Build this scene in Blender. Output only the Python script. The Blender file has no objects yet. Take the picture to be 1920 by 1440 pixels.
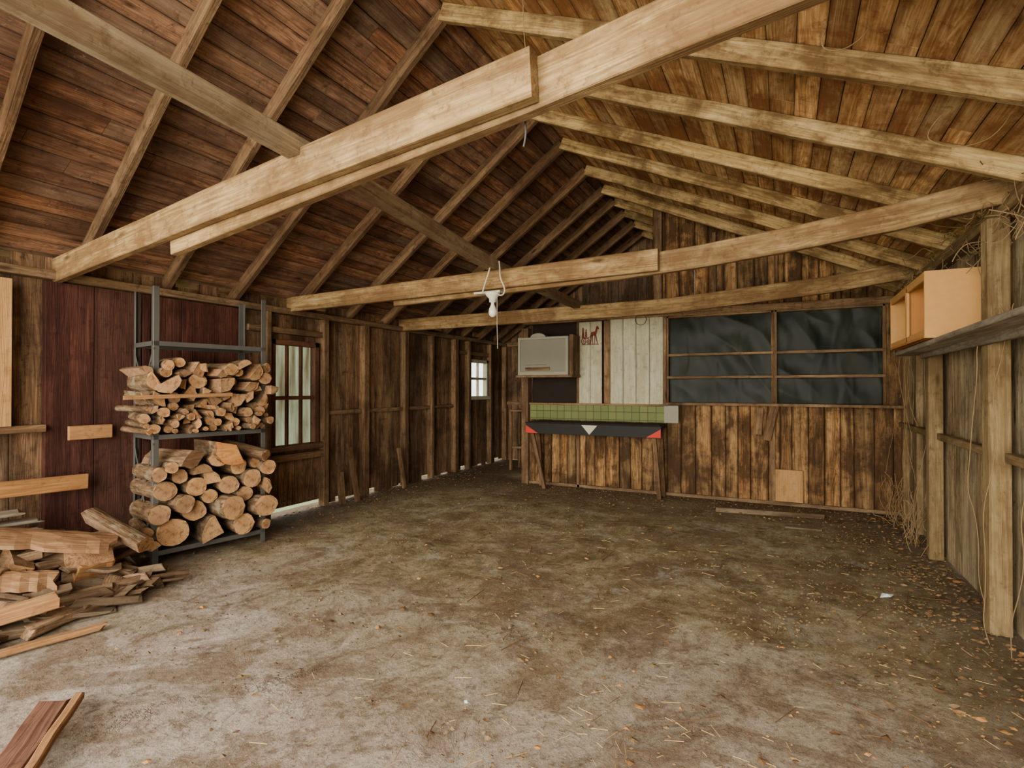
import bpy, math, random
from mathutils import Vector, Matrix, noise
R=random.Random(7)
SC=bpy.context.scene
# ---------------------------------------------------------------- materials
def new_mat(name):
    m=bpy.data.materials.new(name); m.use_nodes=True
    nt=m.node_tree; nt.nodes.clear()
    o=nt.nodes.new('ShaderNodeOutputMaterial'); b=nt.nodes.new('ShaderNodeBsdfPrincipled')
    nt.links.new(b.outputs[0],o.inputs[0])
    return m,nt,b
class N:
    def __init__(s,nt): s.nt=nt
    def node(s,t,**k):
        n=s.nt.nodes.new(t)
        for a,v in k.items(): setattr(n,a,v)
        return n
    def set(s,i,v):
        if hasattr(v,'is_output'): s.nt.links.new(v,i)
        else: i.default_value=v
    def math(s,op,a,b=0.5,c=None,clamp=False):
        n=s.node('ShaderNodeMath',operation=op,use_clamp=clamp); s.set(n.inputs[0],a); s.set(n.inputs[1],b)
        if c is not None: s.set(n.inputs[2],c)
        return n.outputs[0]
    def mix(s,f,a,b,bt='MIX'):
        n=s.node('ShaderNodeMix',data_type='RGBA',blend_type=bt); s.set(n.inputs[0],f)
        for i,v in ((6,a),(7,b)):
            if not hasattr(v,'is_output') and len(v)==3: v=(*v,1)
            s.set(n.inputs[i],v)
        return n.outputs[2]
    def attr(s,name,o='Vector'):
        return s.node('ShaderNodeAttribute',attribute_name=name).outputs[o]
    def pos(s): return s.node('ShaderNodeNewGeometry').outputs['Position']
    def vmul(s,v,k):
        n=s.node('ShaderNodeVectorMath',operation='MULTIPLY'); s.set(n.inputs[0],v); n.inputs[1].default_value=k
        return n.outputs[0]
    def noise(s,v,sc,det=4,rough=.55,dist=0,o=0):
        n=s.node('ShaderNodeTexNoise'); s.set(n.inputs['Vector'],v); n.inputs['Scale'].default_value=sc
        n.inputs['Detail'].default_value=det; n.inputs['Roughness'].default_value=rough; n.inputs['Distortion'].default_value=dist
        return n.outputs[o]
    def vor(s,v,sc,feat='F1'):
        n=s.node('ShaderNodeTexVoronoi',feature=feat); s.set(n.inputs['Vector'],v); n.inputs['Scale'].default_value=sc
        return n.outputs['Distance']
    def mr(s,v,a,b,c=0,d=1):
        n=s.node('ShaderNodeMapRange'); s.set(n.inputs[0],v)
        for i,x in zip((1,2,3,4),(a,b,c,d)): s.set(n.inputs[i],x)
        return n.outputs[0]
    def ramp(s,f,stops):
        n=s.node('ShaderNodeValToRGB'); s.set(n.inputs[0],f); e=n.color_ramp.elements
        while len(e)<len(stops): e.new(.5)
        for q,(p,c) in zip(e,stops): q.position=p; q.color=(*c,1)
        return n.outputs[0]
    def bump(s,h,st=.3,d=.01):
        n=s.node('ShaderNodeBump'); s.set(n.inputs['Height'],h); n.inputs['Strength'].default_value=st; n.inputs['Distance'].default_value=d
        return n.outputs[0]
def plain(name,col,rough=.7,metal=0,var=.25,sc=8,bump=.2):
    m,nt,b=new_mat(name); n=N(nt)
    f=n.noise(n.pos(),sc,5)
    c=n.mix(f,[x*(1-var) for x in col],[min(1,x*(1+var)) for x in col])
    n.set(b.inputs['Base Color'],c); b.inputs['Roughness'].default_value=rough; b.inputs['Metallic'].default_value=metal
    b.inputs['Specular IOR Level'].default_value=.2
    n.set(b.inputs['Normal'],n.bump(n.noise(n.pos(),sc*5,4),bump,.005))
    return m
def wood(name,dark,mid,light,stain=(.03,.02,.012),stain_amt=.6,knots=1,var=.45,white=0,rough=.8,stsc=1.3,hue=None,grey=.35,gcol=(.30,.25,.19),edge=.5,cov=.0,streak=.55):
    m,nt,b=new_mat(name); n=N(nt)
    g=n.attr('gc'); rn=n.attr('rnd'); sep=n.node('ShaderNodeSeparateXYZ'); n.set(sep.inputs[0],rn)
    r1,r2,r3=sep.outputs[0],sep.outputs[1],sep.outputs[2]
    gs=n.vmul(g,(.45,6,6)); n0=n.noise(gs,1.5,2,.5,.3)
    rings=n.math('MULTIPLY_ADD',n.math('SINE',n.math('MULTIPLY',n0,120)),.5,.5)
    fine=n.noise(n.vmul(g,(2.5,110,110)),1,5,.7)
    big=n.noise(n.vmul(g,(.9,9,9)),1.2,7,.72,.4)
    f=n.math('ADD',n.math('MULTIPLY',rings,.14),n.math('ADD',n.math('MULTIPLY',fine,.50),n.math('MULTIPLY',big,.80)))
    col=n.ramp(n.mr(f,.46,.96),[(0,dark),(.5,mid),(1,light)])
    k=n.mr(r1,0,1,1-var,1+var)
    kc=n.node('ShaderNodeCombineColor'); [n.set(kc.inputs[i],k) for i in range(3)]
    col=n.mix(1,col,kc.outputs[0],'MULTIPLY')
    if hue is not None: col=n.mix(n.math('MULTIPLY',r2,.8),col,n.mix(1,col,hue,'MULTIPLY'))
    if grey:
        gm=n.mr(n.math('ADD',n.math('MULTIPLY',n.noise(n.vmul(g,(.7,6,6)),.9,5,.6,.6),.6),n.math('MULTIPLY',r3,.35)),.35,.62,0,grey)
        col=n.mix(gm,col,n.mix(fine,[x*.35 for x in gcol],[min(1,x*1.6) for x in gcol]))
    if streak:
        sk=n.mr(n.noise(n.vmul(g,(.75,26,26)),1.2,5,.65,.3),.52,.67,0,streak); col=n.mix(sk,col,[x*.6 for x in dark])
    st=n.noise(n.pos(),stsc,6,.68,.5); st2=n.noise(n.vmul(g,(.8,5,5)),1.1,6,.72,.8)
    sm=n.mr(n.math('ADD',n.math('MULTIPLY',st,.5),n.math('MULTIPLY',st2,.5)),.455-cov,.57-cov,0,stain_amt)
    col=n.mix(sm,col,stain)
    sp=n.mr(n.noise(n.pos(),15,6,.8,.3),.53,.67,0,.65); col=n.mix(sp,col,[x*.7 for x in stain])
    if edge:
        es=n.math('ABSOLUTE',n.attr('es','Fac')); ee=n.math('ADD',es,n.math('MULTIPLY',n.math('SUBTRACT',n.noise(n.vmul(g,(3,2,2)),1.5,4,.6),.5),.9))
        col=n.mix(n.mr(ee,.72,1.05,0,edge),col,[x*.55 for x in dark])
    if knots:
        v=n.vor(n.vmul(g,(1.5,5.5,5.5)),1.0)
        km=n.mr(v,.04,.11,.85*knots,0)
        col=n.mix(km,col,[x*.35 for x in dark])
    if white:
        w=n.mr(n.noise(n.pos(),30,5,.8),.60,.70,0,white); w2=n.mr(n.noise(n.pos(),1.8,3),.45,.6)
        col=n.mix(n.math('MULTIPLY',w,w2),col,(.45,.38,.28))
    n.set(b.inputs['Base Color'],col); b.inputs['Roughness'].default_value=rough
    b.inputs['Specular IOR Level'].default_value=.15
    h=n.math('ADD',n.math('MULTIPLY',fine,.8),n.math('ADD',n.math('MULTIPLY',rings,.12),n.math('MULTIPLY',big,.6)))
    n.set(b.inputs['Normal'],n.bump(h,.8,.006))
    return m
M={}
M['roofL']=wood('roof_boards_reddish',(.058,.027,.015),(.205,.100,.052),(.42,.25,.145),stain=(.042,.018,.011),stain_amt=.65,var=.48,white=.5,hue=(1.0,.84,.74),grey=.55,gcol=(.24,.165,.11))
M['roofR']=wood('roof_boards_honey_lit',(.18,.085,.027),(.50,.295,.12),(.80,.57,.29),stain=(.17,.062,.018),stain_amt=.85,var=.38,white=.5,hue=(.90,.74,.55),grey=.45,gcol=(.42,.335,.18),stsc=2.2,cov=.01)  # honey tone, with door light on this slope baked into the base colour
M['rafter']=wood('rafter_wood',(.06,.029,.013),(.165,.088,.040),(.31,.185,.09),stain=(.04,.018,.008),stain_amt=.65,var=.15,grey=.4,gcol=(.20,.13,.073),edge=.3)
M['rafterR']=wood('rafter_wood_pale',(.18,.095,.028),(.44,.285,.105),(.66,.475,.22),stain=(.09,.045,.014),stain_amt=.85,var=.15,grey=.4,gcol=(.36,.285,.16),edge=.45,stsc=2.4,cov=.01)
M['beam']=wood('beam_wood',(.14,.074,.028),(.30,.19,.078),(.46,.32,.15),stain=(.115,.057,.022),stain_amt=.75,var=.05,stsc=2.4,grey=.55,gcol=(.29,.23,.14),edge=.45,cov=.015)
M['beam2']=wood('beam_wood_grey',(.14,.088,.045),(.30,.205,.11),(.45,.34,.20),stain=(.12,.067,.033),stain_amt=.7,var=.1,stsc=2,grey=.55,gcol=(.30,.245,.165),edge=.4,cov=.01)
M['wallL']=wood('wall_boards_brown',(.060,.029,.014),(.20,.106,.052),(.39,.24,.125),stain=(.030,.015,.008),stain_amt=.75,var=.4,grey=.45,gcol=(.22,.155,.092))
M['stud']=wood('stud_wood',(.08,.038,.016),(.22,.124,.058),(.38,.24,.12),stain=(.05,.024,.012),stain_amt=.65,var=.2,grey=.4,gcol=(.24,.17,.10),edge=.3)
M['wallB']=wood('wall_boards_amber',(.065,.027,.009),(.25,.122,.042),(.49,.28,.11),stain=(.032,.015,.006),stain_amt=.85,var=.4,knots=1.1,grey=.35,gcol=(.26,.18,.085),stsc=2.6,edge=.85,cov=.02)
M['wallR']=wood('wall_boards_weathered',(.11,.065,.028),(.34,.24,.12),(.54,.42,.235),stain=(.065,.041,.02),stain_amt=.8,var=.32,grey=.6,gcol=(.36,.30,.18),cov=.0)
M['postR']=wood('post_wood_pale',(.15,.085,.03),(.31,.205,.088),(.46,.34,.17),stain=(.10,.058,.022),stain_amt=.75,var=.12,grey=.5,gcol=(.31,.24,.13),edge=.35,cov=.01)
M['grey']=wood('plank_grey',(.14,.11,.075),(.28,.235,.17),(.43,.38,.29),stain=(.12,.075,.04),stain_amt=.5,var=.3,knots=.5)
M['maroon']=wood('door_maroon',(.036,.010,.007),(.08,.025,.016),(.14,.052,.032),stain=(.022,.007,.005),stain_amt=.65,var=.3,knots=.4,grey=.4,gcol=(.10,.052,.036))
M['orange']=wood('plank_orange',(.22,.085,.025),(.40,.185,.058),(.54,.29,.105),stain=(.22,.10,.035),stain_amt=.5,var=.15,grey=.2,edge=.3)
M['scrap']=wood('scrap_wood',(.085,.040,.019),(.22,.122,.060),(.38,.245,.135),stain=(.05,.027,.013),stain_amt=.7,var=.55,hue=(.8,.9,1.0),grey=.55,gcol=(.24,.19,.125))
M['white']=wood('painted_white_board',(.36,.325,.21),(.47,.44,.30),(.57,.53,.39),stain=(.29,.24,.13),stain_amt=.5,var=.06,knots=0,grey=0,edge=.4,streak=.15)
M['frame']=wood('window_frame_red',(.07,.022,.011),(.16,.058,.030),(.25,.10,.052),stain=(.04,.016,.008),stain_amt=.5,var=.2,knots=0,grey=.2)
M['ply']=wood('plywood_tan',(.30,.15,.05),(.43,.235,.09),(.49,.29,.125),stain=(.31,.165,.06),stain_amt=.4,var=.05,knots=0,grey=0,edge=0,streak=.1)
M['metal']=plain('rack_metal',(.085,.08,.07),.5,.3,.2)
def mk_tarp():
    m,nt,b=new_mat('black_plastic_sheet'); n=N(nt)
    n.set(b.inputs['Base Color'],n.mix(n.mr(n.noise(n.pos(),2.5,6),.4,.7),(.006,.009,.005),(.020,.023,.012)))
    b.inputs['Roughness'].default_value=.45; b.inputs['Specular IOR Level'].default_value=.14
    n.set(b.inputs['Normal'],n.bump(n.noise(n.vmul(n.pos(),(4,1,1.6)),1.3,1,.4,.8),.35,.04))
    return m
M['tarp']=mk_tarp()
def mk_bark():
    m,nt,b=new_mat('bark'); n=N(nt); g=n.attr('gc')
    f=n.noise(n.vmul(g,(30,30,7)),1,5,.65); f2=n.noise(n.pos(),9,4)
    c=n.ramp(f,[(.3,(.040,.023,.012)),(.55,(.15,.088,.046)),(.75,(.29,.205,.125))])
    c=n.mix(n.mr(f2,.55,.66,0,.5),c,(.30,.25,.16))
    n.set(b.inputs['Base Color'],c); b.inputs['Roughness'].default_value=.9; b.inputs['Specular IOR Level'].default_value=.1
    n.set(b.inputs['Normal'],n.bump(f,.9,.02)); return m
M['bark']=mk_bark()
def mk_end():
    m,nt,b=new_mat('log_end_grain'); n=N(nt); g=n.attr('gc'); rn=n.attr('rnd')
    s=n.node('ShaderNodeSeparateXYZ'); n.set(s.inputs[0],rn)
    xy=n.vmul(g,(1,1,0)); ln=n.node('ShaderNodeVectorMath',operation='LENGTH'); n.set(ln.inputs[0],xy)
    d=n.math('ADD',ln.outputs['Value'],n.math('MULTIPLY',n.noise(g,14,3),.012))
    rings=n.math('MULTIPLY_ADD',n.math('SINE',n.math('MULTIPLY',d,620)),.5,.5)
    c=n.mix(rings,(.37,.18,.068),(.53,.305,.13))
    c=n.mix(n.mr(ln.outputs['Value'],.0,.05,.65,0),c,(.25,.10,.035))
    c=n.mix(n.mr(s.outputs[0],0,1,0,.8),c,(.23,.135,.07))
    c=n.mix(n.mr(n.noise(g,26,5,.7),.50,.64,0,.75),c,(.11,.052,.024))
    n.set(b.inputs['Base Color'],c); b.inputs['Roughness'].default_value=.85; b.inputs['Specular IOR Level'].default_value=.15
    n.set(b.inputs['Normal'],n.bump(n.noise(g,90,3),.5,.004)); return m
M['end']=mk_end()
M['split']=wood('split_wood',(.13,.06,.025),(.30,.155,.07),(.46,.28,.14),stain=(.12,.055,.025),stain_amt=.5,var=.35,knots=0)
M['splitO']=wood('split_wood_orange',(.30,.10,.027),(.50,.21,.058),(.62,.32,.11),stain=(.24,.09,.03),stain_amt=.4,var=.1,knots=0,grey=0,edge=0,streak=.2)
def mk_floor():
    m,nt,b=new_mat('dirty_concrete'); n=N(nt); p=n.pos()
    s=n.node('ShaderNodeSeparateXYZ'); n.set(s.inputs[0],p)
    big=n.noise(p,.75,6,.6,.6); med=n.noise(p,3.2,8,.75,.5); fine=n.noise(p,17,8,.85); grit=n.noise(p,75,4,.85)
    near=n.math('SUBTRACT',s.outputs[1],n.math('MULTIPLY',n.math('SUBTRACT',big,.5),5.5))
    dm=n.mr(near,1.4,3.5)
    conc=n.ramp(med,[(.32,(.36,.25,.17)),(.5,(.66,.53,.42)),(.66,(.85,.74,.63))])
    dirt=n.ramp(med,[(.34,(.17,.11,.045)),(.50,(.43,.325,.16)),(.66,(.68,.56,.35))])
    c=n.mix(dm,conc,dirt)
    w=n.mr(n.noise(p,1.05,8,.68,1.0),.50,.56,0,.6); c=n.mix(w,c,(.24,.14,.065))
    wx=n.mr(n.noise(n.vmul(p,(1.3,1,1)),2.3,8,.72,1.2),.55,.61,0,.5); c=n.mix(wx,c,(.175,.11,.055))
    w2=n.mr(n.noise(n.vmul(p,(1,1.3,1)),1.9,8,.76,1.0),.54,.65,0,.75); c=n.mix(w2,c,(.66,.58,.45))
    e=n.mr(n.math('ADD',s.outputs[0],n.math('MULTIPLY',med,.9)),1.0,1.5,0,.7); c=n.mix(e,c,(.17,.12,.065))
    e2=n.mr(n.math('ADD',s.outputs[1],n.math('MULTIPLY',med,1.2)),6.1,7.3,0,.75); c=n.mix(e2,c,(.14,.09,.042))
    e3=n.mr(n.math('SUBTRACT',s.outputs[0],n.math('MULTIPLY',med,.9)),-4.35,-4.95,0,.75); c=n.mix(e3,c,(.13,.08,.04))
    c=n.mix(n.mr(fine,.50,.62,0,.65),c,(.165,.105,.05))
    c=n.mix(n.mr(fine,.45,.34,0,.5),c,(.74,.65,.51))
    c=n.mix(n.mr(grit,.53,.65,0,.6),c,(.13,.08,.04))
    dn=n.node('ShaderNodeVectorMath',operation='ADD'); n.set(dn.inputs[0],p)
    nv=n.node('ShaderNodeVectorMath',operation='SCALE'); n.set(nv.inputs[0],n.noise(p,2.2,7,.75,o=1)); nv.inputs[3].default_value=1.3; n.set(dn.inputs[1],nv.outputs[0])
    cr=n.vor(dn.outputs[0],.55,'DISTANCE_TO_EDGE'); cm=n.mr(cr,.001,.009,.75,0)
    cm=n.math('MULTIPLY',cm,n.mr(n.noise(p,.9,3),.47,.55)); c=n.mix(cm,c,(.10,.065,.035))
    n.set(b.inputs['Base Color'],c); b.inputs['Roughness'].default_value=.9; b.inputs['Specular IOR Level'].default_value=.15
    h=n.math('ADD',n.math('MULTIPLY',med,1.2),n.math('ADD',n.math('MULTIPLY',fine,.8),n.math('MULTIPLY',grit,.35)))
    h=n.math('SUBTRACT',h,n.math('MULTIPLY',cm,.4))
    n.set(b.inputs['Normal'],n.bump(h,1,.04)); return m
M['floor']=mk_floor()
M['black']=plain('black_board',(.015,.013,.011),.6)
M['red']=plain('red_paint',(.50,.035,.02),.6)
M['offw']=plain('off_white_paint',(.50,.45,.33),.6,0,.15)
M['cab']=plain('cabinet_enamel',(.25,.23,.165),.6,.0,.15,3)
M['cabin']=plain('cabinet_panel_grey',(.18,.17,.125),.6,.0,.2,3)
M['tan']=plain('particle_board',(.50,.26,.08),.7,0,.12,25,.1)
M['tanin']=plain('cabinet_inside',(.44,.18,.045),.7,0,.15,6,.1)
M['porc']=plain('porcelain',(.62,.58,.48),.3,0,.05)
M['cable']=plain('white_cable',(.56,.50,.37),.5,0,.1)
M['rust']=plain('rusty_metal',(.13,.022,.014),.7,.1,.3)
M['vine']=plain('dried_vine',(.22,.14,.065),.9,0,.5)
M['leaf']=plain('dead_leaf',(.13,.07,.03),.9,0,.5,30)
M['clod']=plain('dirt_clod',(.17,.11,.052),.95,0,.5,40,.5)
M['straw']=plain('straw',(.42,.27,.10),.8,0,.3,30)
M['grass']=plain('grass',(.20,.24,.10),.9,0,.4,3)
M['tarpap']=plain('roof_underlay',(.012,.009,.007),.9)
M['paper']=plain('litter_paper',(.50,.55,.57),.7,0,.1)
M['pad']=plain('dark_board',(.020,.013,.009),.9)  # near-black board, behind the cabinet bay and on the bench top
def mk_curt():
    m,nt,b=new_mat('faded_curtain'); n=N(nt)
    o=[x for x in nt.nodes if x.type=='OUTPUT_MATERIAL'][0]
    c=n.mix(n.mr(n.noise(n.vmul(n.pos(),(3,9,.8)),1.2,4,.6),.35,.65),(.18,.12,.07),(.52,.56,.44))
    n.set(b.inputs['Base Color'],c); b.inputs['Roughness'].default_value=.9
    t=n.node('ShaderNodeBsdfTranslucent'); n.set(t.inputs[0],c); mx=n.node('ShaderNodeMixShader'); mx.inputs[0].default_value=.5
    n.set(mx.inputs[1],b.outputs[0]); n.set(mx.inputs[2],t.outputs[0]); n.set(o.inputs[0],mx.outputs[0]); return m
M['curt']=mk_curt()
def mk_tiles():
    m,nt,b=new_mat('green_tiles'); n=N(nt)
    t=n.node('ShaderNodeTexBrick'); t.offset=0; t.inputs['Scale'].default_value=1
    s=n.node('ShaderNodeSeparateXYZ'); n.set(s.inputs[0],n.pos()); cb=n.node('ShaderNodeCombineXYZ')
    n.set(cb.inputs[0],s.outputs[0]); n.set(cb.inputs[1],s.outputs[2]); n.set(t.inputs['Vector'],cb.outputs[0])
    t.inputs['Brick Width'].default_value=.10; t.inputs['Row Height'].default_value=.10; t.inputs['Mortar Size'].default_value=.004
    t.inputs['Color1'].default_value=(.125,.15,.045,1); t.inputs['Color2'].default_value=(.16,.175,.06,1); t.inputs['Mortar'].default_value=(.055,.06,.025,1)
    n.set(b.inputs['Base Color'],t.outputs[0]); b.inputs['Roughness'].default_value=.6; b.inputs['Specular IOR Level'].default_value=.15; return m
M['tiles']=mk_tiles()
def mk_glass(name,col,dc,f):
    m=bpy.data.materials.new(name); m.use_nodes=True; nt=m.node_tree; nt.nodes.clear(); n=N(nt)
    o=n.node('ShaderNodeOutputMaterial'); tr=n.node('ShaderNodeBsdfTransparent'); tr.inputs[0].default_value=(*col,1)
    p=n.node('ShaderNodeBsdfPrincipled'); p.inputs['Base Color'].default_value=(*dc,1); p.inputs['Roughness'].default_value=.15
    mx=n.node('ShaderNodeMixShader'); n.set(mx.inputs[0],n.mr(n.noise(n.pos(),5,5),.3,.7,f-.12,f+.12)); n.set(mx.inputs[1],tr.outputs[0]); n.set(mx.inputs[2],p.outputs[0]); n.set(o.inputs[0],mx.outputs[0]); return m
M['glass']=mk_glass('dusty_glass',(.85,.9,.8),(.12,.12,.09),.3)
M['glass2']=mk_glass('clear_glass',(.95,.97,.95),(.3,.3,.28),.15)
def mk_bulb():
    m,nt,b=new_mat('bulb_glass'); b.inputs['Base Color'].default_value=(.7,.66,.55,1); b.inputs['Roughness'].default_value=.15
    return m
M['bulb']=mk_bulb()
# ---------------------------------------------------------------- mesh builder
class MB:
    def __init__(s): s.v=[];s.f=[];s.m=[];s.g=[];s.r=[];s.e=[]
    def add(s,vs,fs,gs,mi=0,rnd=None,es=None):
        o=len(s.v); rnd=rnd or (R.random(),R.random(),R.random())
        s.v+= [tuple(x) for x in vs]; s.g+=[tuple(x) for x in gs]; s.r+=[rnd]*len(vs); s.e+=es or [0.]*len(vs)
        for k,f in enumerate(fs):
            s.f.append([o+i for i in f]); s.m.append(mi[k] if isinstance(mi,list) else mi)
    def plank(s,pts,W,T,up=(0,0,1),mi=0,n=1,wob=0,ch=.004,rnd=None,endj=0):
        pts=[Vector(p) for p in pts]; up=Vector(up)
        seg=[(pts[i+1]-pts[i]).length for i in range(len(pts)-1)]; tot=sum(seg)
        k=max(n,len(pts)-1); st=[]
        for j in range(k+1):
            t=tot*j/k; a=0; i=0
            while i<len(seg)-1 and t>a+seg[i]: a+=seg[i]; i+=1
            st.append((pts[i].lerp(pts[i+1],(t-a)/seg[i] if seg[i] else 0),t))
        d0=(pts[-1]-pts[0]).normalized(); side=d0.cross(up).normalized(); u=side.cross(d0).normalized()
        o1,o2,o3=R.random()*40,R.random()*15,R.random()*5
        ch=min(ch,T*.3,W*.3)
        prof=[(-W/2+ch,-T/2),(W/2-ch,-T/2),(W/2,-T/2+ch),(W/2,T/2-ch),(W/2-ch,T/2),(-W/2+ch,T/2),(-W/2,T/2-ch),(-W/2,-T/2+ch)]
        vs=[];gs=[];es=[]
        for p,t in st:
            jw=R.uniform(-wob,wob); jt=R.uniform(-wob,wob); js=1+R.uniform(-wob,wob)*2
            for a,b in prof:
                e=R.uniform(-endj,endj) if (t==0 or t==tot) and endj else 0
                vs.append(p+u*(a*js+jw)+side*(b+jt)+d0*e); gs.append((t+o1,a+o2,b+o3)); es.append(2*a/W)
        fs=[]
        for j in range(len(st)-1):
            for q in range(8):
                a=j*8+q; b=j*8+(q+1)%8; fs.append([a,b,b+8,a+8])
        fs.append(list(range(7,-1,-1))); L=(len(st)-1)*8; fs.append([L+i for i in range(8)])
        s.add(vs,fs,gs,mi,rnd,es)
    def box(s,x0,x1,y0,y1,z0,z1,mi=0,ax='z',ch=.003,rnd=None):
        cx,cy,cz=(x0+x1)/2,(y0+y1)/2,(z0+z1)/2
        if ax=='z':
            if y1-y0>=x1-x0: s.plank([(cx,cy,z0),(cx,cy,z1)],y1-y0,x1-x0,(0,1,0),mi,ch=ch,rnd=rnd)
            else: s.plank([(cx,cy,z0),(cx,cy,z1)],x1-x0,y1-y0,(1,0,0),mi,ch=ch,rnd=rnd)
        elif ax=='x': s.plank([(x0,cy,cz),(x1,cy,cz)],z1-z0,y1-y0,(0,0,1),mi,ch=ch,rnd=rnd)
        else: s.plank([(cx,y0,cz),(cx,y1,cz)],z1-z0,x1-x0,(0,0,1),mi,ch=ch,rnd=rnd)
    def poly(s,pts2,org,ux,uy,uz,th,mi=0):
        org=Vector(org);ux=Vector(ux);uy=Vector(uy);uz=Vector(uz);n=len(pts2)
        vs=[org+ux*a+uy*b for a,b in pts2]+[org+ux*a+uy*b+uz*th for a,b in pts2]
        fs=[list(range(n))[::-1],list(range(n,2*n))]+[[i,(i+1)%n,n+(i+1)%n,n+i] for i in range(n)]
        s.add(vs,fs,[(a,b,0) for a,b in pts2]*2,mi)
    def log(s,p0,p1,r,shape='round',me=0,mb=1,msp=2,ang=None):
        p0=Vector(p0);p1=Vector(p1);d=(p1-p0);L=d.length;d.normalize()
        a=d.cross(Vector((0,0,1))); a=a.normalized() if a.length>.01 else Vector((1,0,0)); b=a.cross(d).normalized()
        th0=R.uniform(0,6.28)
        if shape=='round':
            k=16; el=R.uniform(.86,1); ph=R.uniform(0,6)
            prof=[(math.cos(6.283*i/k)*r*(1+.07*math.sin(2*6.283*i/k+ph)+R.uniform(-.04,.04)),math.sin(6.283*i/k)*r*el*(1+R.uniform(-.04,.04))) for i in range(k)]; bark=[1]*k; cen=(0,0)
        else:
            ang=ang or R.choice([1.3,1.6,2.2,3.14]); RR=r*1.75 if ang<2 else r*1.35; k=7
            prof=[(0,0)]+[(math.cos(ang*i/k-ang/2)*RR*(1+R.uniform(-.06,.06)),math.sin(ang*i/k-ang/2)*RR*(1+R.uniform(-.05,.05))) for i in range(k+1)]
            off=RR*(.62 if ang<2 else .42); prof=[(x-off,y) for x,y in prof]; cen=(-off,0)
            c,sn=math.cos(th0),math.sin(th0); prof=[(x*c-y*sn,x*sn+y*c) for x,y in prof]; cen=(cen[0]*c,cen[0]*sn)
            bark=[0]+[1]*k+[0]
        n=len(prof); vs=[];gs=[];rings=4
        for j in range(rings+1):
            t=j/rings; sc=1+R.uniform(-.04,.04); ox=R.uniform(-.06,.06)*r
            for x,y in prof:
                vs.append(p0+d*(L*t)+a*(x*sc+ox)+b*(y*sc)+(d*R.uniform(-.006,.006) if j in (0,rings) else Vector())); gs.append((x-cen[0],y-cen[1],t*L))
        fs=[];mi=[]
        for j in range(rings):
            for q in range(n):
                w=j*n+q;e=j*n+(q+1)%n; fs.append([w,e,e+n,w+n]); mi.append(mb if bark[q] else msp)
        fs.append(list(range(n))[::-1]);mi.append(me); fs.append([rings*n+i for i in range(n)]);mi.append(me)
        s.add(vs,fs,gs,mi)
    def finish(s,name,mats,smooth=False,parent=None):
        me=bpy.data.meshes.new(name); me.from_pydata(s.v,[],s.f)
        for m in mats: me.materials.append(M[m] if isinstance(m,str) else m)
        me.polygons.foreach_set('material_index',s.m)
        a=me.attributes.new('gc','FLOAT_VECTOR','POINT'); a.data.foreach_set('vector',[c for g in s.g for c in g])
        a=me.attributes.new('rnd','FLOAT_VECTOR','POINT'); a.data.foreach_set('vector',[c for g in s.r for c in g])
        a=me.attributes.new('es','FLOAT','POINT'); a.data.foreach_set('value',s.e)
        if smooth: me.polygons.foreach_set('use_smooth',[True]*len(s.f))
        me.update(); o=bpy.data.objects.new(name,me); SC.collection.objects.link(o)
        if parent: o.parent=parent
        return o
def empty(name):
    o=bpy.data.objects.new(name,None); SC.collection.objects.link(o); return o
def curve(name,lines,r,mat,parent=None):
    c=bpy.data.curves.new(name,'CURVE'); c.dimensions='3D'; c.bevel_depth=r; c.bevel_resolution=1; c.materials.append(M[mat])
    for pts in lines:
        s=c.splines.new('NURBS' if len(pts)>3 else 'POLY'); s.points.add(len(pts)-1)
        for i,p in enumerate(pts): s.points[i].co=(*p,1)
        if s.type=='NURBS': s.use_endpoint_u=True; s.order_u=3
    o=bpy.data.objects.new(name,c); SC.collection.objects.link(o)
    if parent: o.parent=parent
    return o
def lathe(name,prof,loc,mat,parent=None,axis=None,k=20):
    vs=[];fs=[]
    for r,z in prof:
        for i in range(k): vs.append((r*math.cos(6.2832*i/k),r*math.sin(6.2832*i/k),z))
    for j in range(len(prof)-1):
        for i in range(k): a=j*k+i;b=j*k+(i+1)%k; fs.append([a,b,b+k,a+k])
    me=bpy.data.meshes.new(name); me.from_pydata(vs,[],fs); me.materials.append(M[mat]); me.polygons.foreach_set('use_smooth',[True]*len(fs))
    o=bpy.data.objects.new(name,me); o.location=loc; SC.collection.objects.link(o)
    if parent: o.parent=parent
    return o
# ---------------------------------------------------------------- constants
XL,XR=-4.6,1.08; YB=6.7; YE=8.8; Y0=-.9
RX,RZ=-2.01,3.79; ZL,ZR=2.17,2.32
dl=Vector((XL-RX,0,ZL-RZ)).normalized(); dr=Vector((XR-RX,0,ZR-RZ)).normalized()
nl=Vector((dl.z,0,-dl.x)); nr=Vector((-dr.z,0,dr.x))
if nl.z<0: nl=-nl
if nr.z<0: nr=-nr
# ---------------------------------------------------------------- floor & ground
nx,ny=90,140; vs=[];fs=[]
for j in range(ny+1):
    for i in range(nx+1):
        x=-4.8+6.2*i/nx; y=-3+12*j/ny
        z=noise.fractal(Vector((x*1.3,y*1.3,0)),.9,2,5)*.008
        vs.append((x,y,z-.008))
for j in range(ny):
    for i in range(nx): a=j*(nx+1)+i; fs.append([a,a+1,a+nx+2,a+nx+1])
me=bpy.data.meshes.new('floor'); me.from_pydata(vs,[],fs); me.materials.append(M['floor']); me.polygons.foreach_set('use_smooth',[True]*len(fs))
fo=bpy.data.objects.new('floor',me); SC.collection.objects.link(fo)
b=MB(); b.add([(-40,-40,-.06),(40,-40,-.06),(40,40,-.06),(-40,40,-.06)],[[0,1,2,3]],[(0,0,0)]*4); b.finish('ground_outside',['grass'])
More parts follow.
